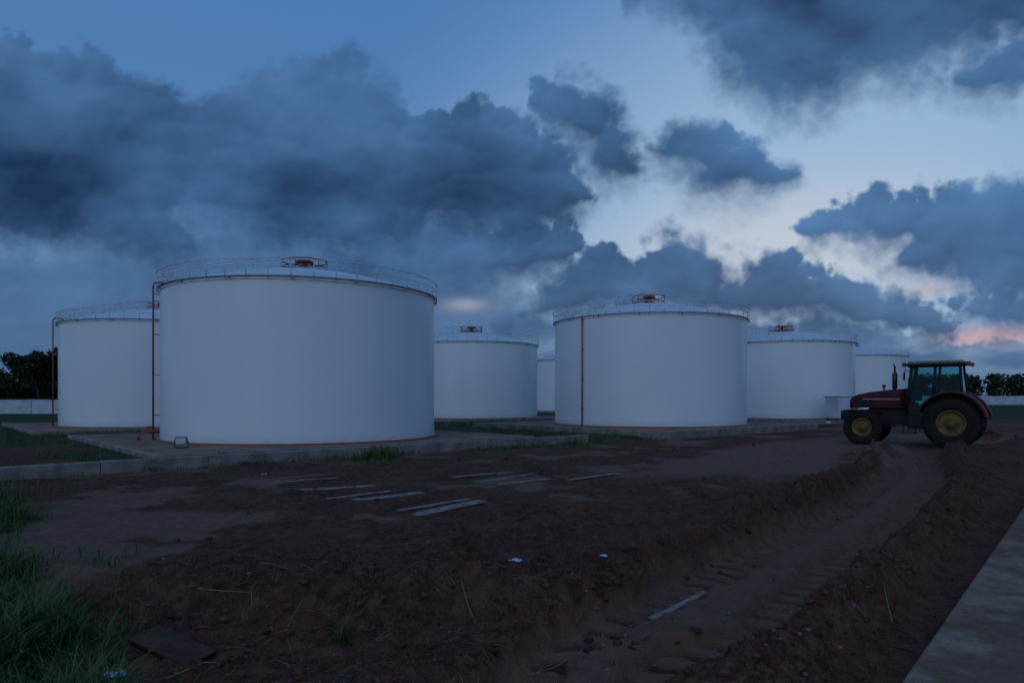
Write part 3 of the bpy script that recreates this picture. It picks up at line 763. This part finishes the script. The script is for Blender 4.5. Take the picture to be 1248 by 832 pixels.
for sgn in(1,-1):
    m=MB(); m.tube([(1.3,sgn*.62,2.75),(1.42,sgn*.98,2.8),(1.42,sgn*.98,2.7)],.015,5); m.box((1.44,sgn*.98,2.56),(.04,.17,.28)); m.obj('mirror',M_black,tr,.01)
for sgn in(1,-1):
    m=MB(); n=18; vs=[];fs=[]
    for i in range(n+1):
        a=math.radians(168-148*i/n); rr_=1.05
        for (yy,q_) in((.60,rr_),(1.14,rr_),(1.16,rr_-.07),(1.14,rr_-.035),(.60,rr_-.035)):
            vs.append((q_*math.cos(a)*1.03,sgn*yy,.90+q_*math.sin(a)*1.09))
    for i in range(n):
        for k in range(5): fs.append((i*5+k,i*5+(k+1)%5,(i+1)*5+(k+1)%5,(i+1)*5+k))
    fs+=[(0,1,2,3,4),tuple(n*5+k for k in range(5))]
    vs2=[(math.cos(math.radians(168-148*i/n))*1.03*1.035,sgn*.61,.90+math.sin(math.radians(168-148*i/n))*1.09*1.035) for i in range(n+1)]
    m.add(vs,fs,False)
    m.add(vs2+[(0,sgn*.61,1.0)],[(i,i+1,n+1) for i in range(n)])
    fe=m.obj('fender',M_tred,tr,.0)
    m=MB(); m.box((-1.05,sgn*.95,1.48),(.06,.2,.09)); m.obj('tail_light',M_orange,fe,.01)
m=MB()
for k,z in enumerate((.5,.78,1.05)): m.box((1.30,.78-.04*k,z),(.42,.22,.03))
for xx_ in(1.10,1.50): m.tube([(xx_,.88,.48),(xx_,.72,1.12)],.016,5)
m.obj('step',M_black,tr)
m=MB()
for sgn in(1,-1):
    m.tube([(-.1,sgn*.25,.8),(-.7,sgn*.42,.55),(-1.15,sgn*.45,.6)],.035,6); m.tube([(-.3,sgn*.2,1.35),(-.75,sgn*.4,1.3),(-.75,sgn*.42,.56)],.025,6)
m.tube([(-.3,0,1.3),(-1.1,0,1.05)],.03,6); m.tube([(-1.12,-.48,.6),(-1.12,.48,.6)],.03,6); m.box((-.45,0,.75),(.5,.2,.12))
m.obj('rear_hitch',M_black,tr)
# ------------------------------------------------------------------ CLOUD LAYER (sky dome seen through where clear)
DEG=math.pi/180
azs=np.concatenate([np.arange(-180,-48,3.0),np.arange(-48,48,0.08),np.arange(48,181,3.0)])*DEG
els=np.concatenate([np.arange(-1.0,33.5,0.08),np.arange(33.5,89,3.0),[89.9]])*DEG
AZ,EL=np.meshgrid(azs,els); shp=AZ.shape
azc=np.clip(AZ,-60*DEG,60*DEG)
PX=624+F*np.tan(azc)+(AZ-azc)*F*4; PY=483-F*np.tan(np.clip(EL,-.1,1.2))/np.cos(azc)
# (PX,PY): angular cloud-field coordinates
wx=(fbm(PX/90,PY/90,3)-.5)*28+(fbm(PX/22+9,PY/22,3)-.5)*10
wy=(fbm(PX/90+50,PY/90+20,3)-.5)*24+(fbm(PX/22+70,PY/22,3)-.5)*10
QX=PX+wx; QY=PY+wy
def polysd(P,x,y):
    P=np.array(P,float); best=np.full(x.shape,1e9); ins=np.zeros(x.shape,bool)
    for i in range(len(P)):
        ax,ay=P[i-1]; bx,by=P[i]; dx,dy=bx-ax,by-ay; L=dx*dx+dy*dy+1e-9
        tt=np.clip(((x-ax)*dx+(y-ay)*dy)/L,0,1); d=(x-ax-tt*dx)**2+(y-ay-tt*dy)**2
        best=np.minimum(best,d)
        if by!=ay:
            c=((ay>y)!=(by>y))&(x<(bx-ax)*(y-ay)/(by-ay)+ax); ins^=c
    d=np.sqrt(best); return np.where(ins,d,-d)
polys=[
 ([(-400,20),(0,45),(60,75),(95,62),(130,75),(180,100),(235,120),(262,125),(300,92),(340,82),(385,75),(420,68),(455,85),(485,125),(500,150),(545,150),(575,135),(620,140),(655,170),(690,185),(712,215),(715,240),(690,262),(640,280),(560,290),(500,300),(440,305),(380,300),(300,292),(250,272),(215,270),(235,300),(200,318),(130,300),(60,290),(0,285),(-400,280)],0),
 ([(400,320),(520,282),(600,280),(680,268),(700,300),(692,330),(650,352),(560,362),(490,360),(430,350),(380,335)],.10),
 ([(790,-200),(775,0),(850,30),(880,75),(900,112),(940,135),(1010,128),(1060,105),(1110,112),(1140,80),(1180,60),(1260,40),(1500,0),(1500,-200)],.05),
 ([(1140,92),(1200,72),(1260,62),(1500,50),(1500,130),(1300,120),(1200,114)],.14),
 ([(655,108),(700,98),(740,118),(780,165),(768,190),(780,215),(740,228),(715,195),(680,165),(650,130)],.08),
 ([(795,182),(830,158),(880,152),(925,180),(930,200),(972,210),(930,228),(890,246),(855,238),(845,212),(815,200)],.06),
 ([(1032,262),(1060,236),(1100,245),(1140,238),(1180,232),(1230,226),(1500,210),(1500,385),(1230,375),(1150,350),(1095,325),(1105,300),(1060,290)],.08),
 ([(980,284),(1010,261),(1040,272),(1025,296),(988,297)],.1),
 ([(620,400),(650,368),(690,347),(700,320),(730,306),(762,332),(775,324),(790,304),(830,292),(868,306),(893,334),(905,338),(925,317),(962,317),(985,348),(1010,334),(1050,351),(1100,359),(1135,384),(1150,402),(1060,404),(960,392),(850,388),(720,392)],.10),
 ([(-400,330),(60,322),(200,345),(330,335),(470,372),(560,395),(640,385),(720,404),(830,398),(960,402),(1080,405),(1170,422),(1230,420),(1500,428),(1500,520),(-400,520)],.16),
 ([(1150,372),(1200,366),(1248,378),(1400,380),(1400,396),(1240,396),(1180,392)],.12),
]
wfx=PX+wx*.5; wfy=PY+wy*.5
q1=1-worley(wfx/60,wfy/50)**2; q2=1-worley(wfx/29+7,wfy/25)**2; q3=1-worley(wfx/14+3,wfy/12.5)**2; q4=1-worley(wfx/7+11,wfy/6.5)**2
puff=.43*q1+.30*q2+.18*q3+.09*q4
fine=fbm(QX/16,QY/15,5,.55)
side=sst(np.abs(AZ),48*DEG,62*DEG)
def ddy(A): return -np.gradient(A,axis=0)/np.maximum(-np.gradient(PY,axis=0),.3)
def ddx(A): return np.gradient(A,axis=1)/np.maximum(np.gradient(PX,axis=1),.3)
Hs=blur(30*q1+15*q2,2,2); Hf=blur(7.5*q3+3.0*q4,1,2)
big=fbm(PX/190+3,PY/120,3); med=fbm(QX/70+13,QY/52,4)
rel=np.tanh(.55*ddy(Hs)+.22*ddx(Hs))*.14+np.tanh(.6*ddy(Hf))*.07
def layer(S,offs,k=1.0):
    Sn=S+4+50*k*(puff-.62)+17*(fine-.5)
    gy=ddy(blur(S,8,2))
    under=sst(-gy,.0,.8)
    soft=7+30*under+16*sst(fbm(PX/90,PY/90,2),.42,.72)
    a=sst(Sn,-soft*.6,soft*1.0)
    topz=np.exp(-np.clip(Sn,0,300)/34)*sst(gy,-.15,.5)
    relw=.4+.6*np.exp(-np.clip(S,0,400)/60)
    shade=.42+rel*relw+.78*(big-.5)+.36*(med-.5)+.18*topz-.13*sst(S,20,90)-.10*under+offs
    return a,np.clip(shade,0,1)
order=[9,8,10,6,7,1,0,2,3,4,5]
vfn=fbm(PX/200+2,PY/60,5)
v1=polysd([(-900,300),(300,290),(600,335),(640,520),(-900,520)],PX+wx*2,PY+wy*1.5)
v2=polysd([(600,420),(1500,432),(1500,520),(600,520)],PX+wx,PY+wy*.8)
alpha=np.maximum(sst(v1+(vfn-.5)*150,-45,50)*.9,sst(v2+(vfn-.5)*50,-25,30)*.6)
sh=np.clip(.52+1.0*(vfn-.5),0,1)
pc=np.zeros(shp)+alpha*sh
for j in order:
    P,o_=polys[j]
    a,s_=layer(polysd(P,QX,QY),o_,.7 if j==9 else (1.15 if j==8 else 1.0))
    if j==9: a=a*(.45+.5*sst(fbm(PX/110+31,PY/36,4),.36,.60))
    pc=pc*(1-a)+a*s_; alpha=1-(1-alpha)*(1-a)
gap=.7*np.exp(-(((PX-568)/24)**2+((PY-372+8*(vfn-.5))/8)**2)); alpha=alpha*(1-gap); pc=pc*(1-gap)
ag,sg=layer((fbm(AZ*3+5,EL*6,5)-.56)*300,0.0)
alpha=alpha*(1-side)+ag*side; pc=pc*(1-side)+ag*sg*side
sh=np.clip(pc/np.maximum(alpha,1e-4),0,1)
backf=sst(np.abs(AZ),75*DEG,105*DEG); alpha=alpha*(1-backf*.9)*np.clip(1-sst(EL,60*DEG,75*DEG),0,1)*.97
low=sst(PY,260,430)
RD=3000.0
v=np.stack([RD*np.sin(AZ)*np.cos(EL),RD*np.cos(AZ)*np.cos(EL),RD*np.sin(EL)],-1).reshape(-1,3)
idx=np.arange(shp[0]*shp[1]).reshape(shp)
me=bpy.data.meshes.new('sky'); np_mesh(me,v,quads(idx),True)
at=me.color_attributes.new('cloud','FLOAT_COLOR','POINT')
at.data.foreach_set('color',np.stack([alpha,sh,low,np.ones(shp)],-1).reshape(-1,4).astype(np.float32).ravel())
M_sky=bpy.data.materials.new('cloud_layer'); M_sky.use_nodes=True; t=T(M_sky.node_tree)
for nd in list(M_sky.node_tree.nodes):
    if nd.type!='OUTPUT_MATERIAL': M_sky.node_tree.nodes.remove(nd)
vcn=t.n('ShaderNodeVertexColor',layer_name='cloud'); sp=t.n('ShaderNodeSeparateColor'); t.put(sp.inputs[0],vcn.outputs['Color'])
cc=t.mix(sp.outputs[1],srgb(25,48,82),srgb(82,126,175))
cl_=t.mix(sp.outputs[1],srgb(36,60,95),srgb(90,122,163))
cc=t.mix(sp.outputs[2],cc,cl_)
em=t.n('ShaderNodeEmission'); t.put(em.inputs[0],cc); tb=t.n('ShaderNodeBsdfTransparent'); mx=t.n('ShaderNodeMixShader')
t.put(mx.inputs[0],sp.outputs[0]); t.put(mx.inputs[1],tb.outputs[0]); t.put(mx.inputs[2],em.outputs[0])
M_sky.node_tree.links.new(mx.outputs[0],[n_ for n_ in M_sky.node_tree.nodes if n_.type=='OUTPUT_MATERIAL'][0].inputs[0])
try: M_sky.cycles.emission_sampling='NONE'
except Exception: pass
me.materials.append(M_sky); o=bpy.data.objects.new('sky',me); COL.objects.link(o); o['kind']='structure'
# ------------------------------------------------------------------ WORLD (clear twilight sky)
w=bpy.data.worlds.new('World'); scene.world=w; w.use_nodes=True
try: w.cycles.sampling_method='NONE'
except Exception: pass
nt=w.node_tree; t=T(nt); bg=nt.nodes['Background']
dirv=t.n('ShaderNodeTexCoord').outputs['Generated']
sx=t.n('ShaderNodeSeparateXYZ'); t.put(sx.inputs[0],dirv); dx,dy,dz=sx.outputs
az=t.m('ARCTAN2',dx,dy); el=t.m('ARCSINE',dz)
cmb=t.n('ShaderNodeCombineXYZ'); t.put(cmb.inputs[0],az); t.put(cmb.inputs[1],el); ae=cmb.outputs[0]
def blob(vec,px_,py_,rx,ry,rot=0):
    u=(px_-624)/F; v=(HY-py_)/F; a=math.atan(u); e=math.atan(v*math.cos(a))
    mp=t.n('ShaderNodeMapping',vector_type='TEXTURE'); t.put(mp.inputs[0],vec)
    mp.inputs['Location'].default_value=(a,e,0); mp.inputs['Rotation'].default_value=(0,0,math.radians(rot))
    mp.inputs['Scale'].default_value=(rx/F*math.cos(a)**2,ry/F*math.cos(a),1)
    g_=t.n('ShaderNodeTexGradient',gradient_type='SPHERICAL'); t.put(g_.inputs[0],mp.outputs[0]); return g_.outputs['Fac']
ct=t.ss(el,0.0,0.55)
clear=t.mix(ct,srgb(104,138,174),srgb(72,121,178))
glow=t.ss(blob(ae,1000,290,760,460),0,.85)
clear=t.mix(glow,clear,srgb(154,183,214))
warm=t.ss(blob(ae,960,310,360,130),0,.9)
clear=t.mix(t.m('MULTIPLY',warm,.7),clear,srgb(200,204,212))
cream=t.ss(blob(ae,566,372,70,22),0,.9)
clear=t.mix(t.m('MULTIPLY',cream,.55),clear,srgb(186,170,166))
pk=t.m('MAXIMUM',blob(ae,1205,410,130,22),t.m('MULTIPLY',blob(ae,1130,352,70,15),.5))
clear=t.mix(t.m('MULTIPLY',t.ss(pk,0,.9),.66),clear,srgb(208,156,148))
back=t.ss(t.m('MULTIPLY',dy,-1.0),0.1,.9)
upb=t.ss(dz,.5,.9)
gain=t.m('ADD',t.m('ADD',1.0,t.m('MULTIPLY',back,.66)),t.m('MULTIPLY',upb,.35))  # added gain: unseen sky behind and overhead brightened to light the tanks
bsky=t.mix(back,clear,srgb(107,131,166))
fin=t.vm('SCALE',bsky,scale=gain)
ns=t.n('ShaderNodeTexSky',sky_type='NISHITA'); ns.sun_disc=False; ns.sun_elevation=math.radians(3.0); ns.sun_rotation=math.radians(200)
fin=t.vm('ADD',fin,t.vm('SCALE',ns.outputs[0],scale=0.003))
t.put(bg.inputs[0],fin); bg.inputs[1].default_value=1.0
sl=bpy.data.lights.new('Sun','SUN'); sl.energy=0.30; sl.angle=math.radians(34); sl.color=(.70,.82,1)
so=bpy.data.objects.new('Sun',sl); COL.objects.link(so); so.rotation_euler=(math.radians(62),0,math.radians(-30))
# ------------------------------------------------------------------ CAMERA
cam=bpy.data.cameras.new('Camera'); cam.lens=24; cam.sensor_width=36; cam.shift_y=67/1248; cam.clip_end=9000; cam.clip_start=.05
co_=bpy.data.objects.new('Camera',cam); COL.objects.link(co_); co_.location=(0,0,CAMH); co_.rotation_euler=(math.radians(90),0,0)
scene.camera=co_
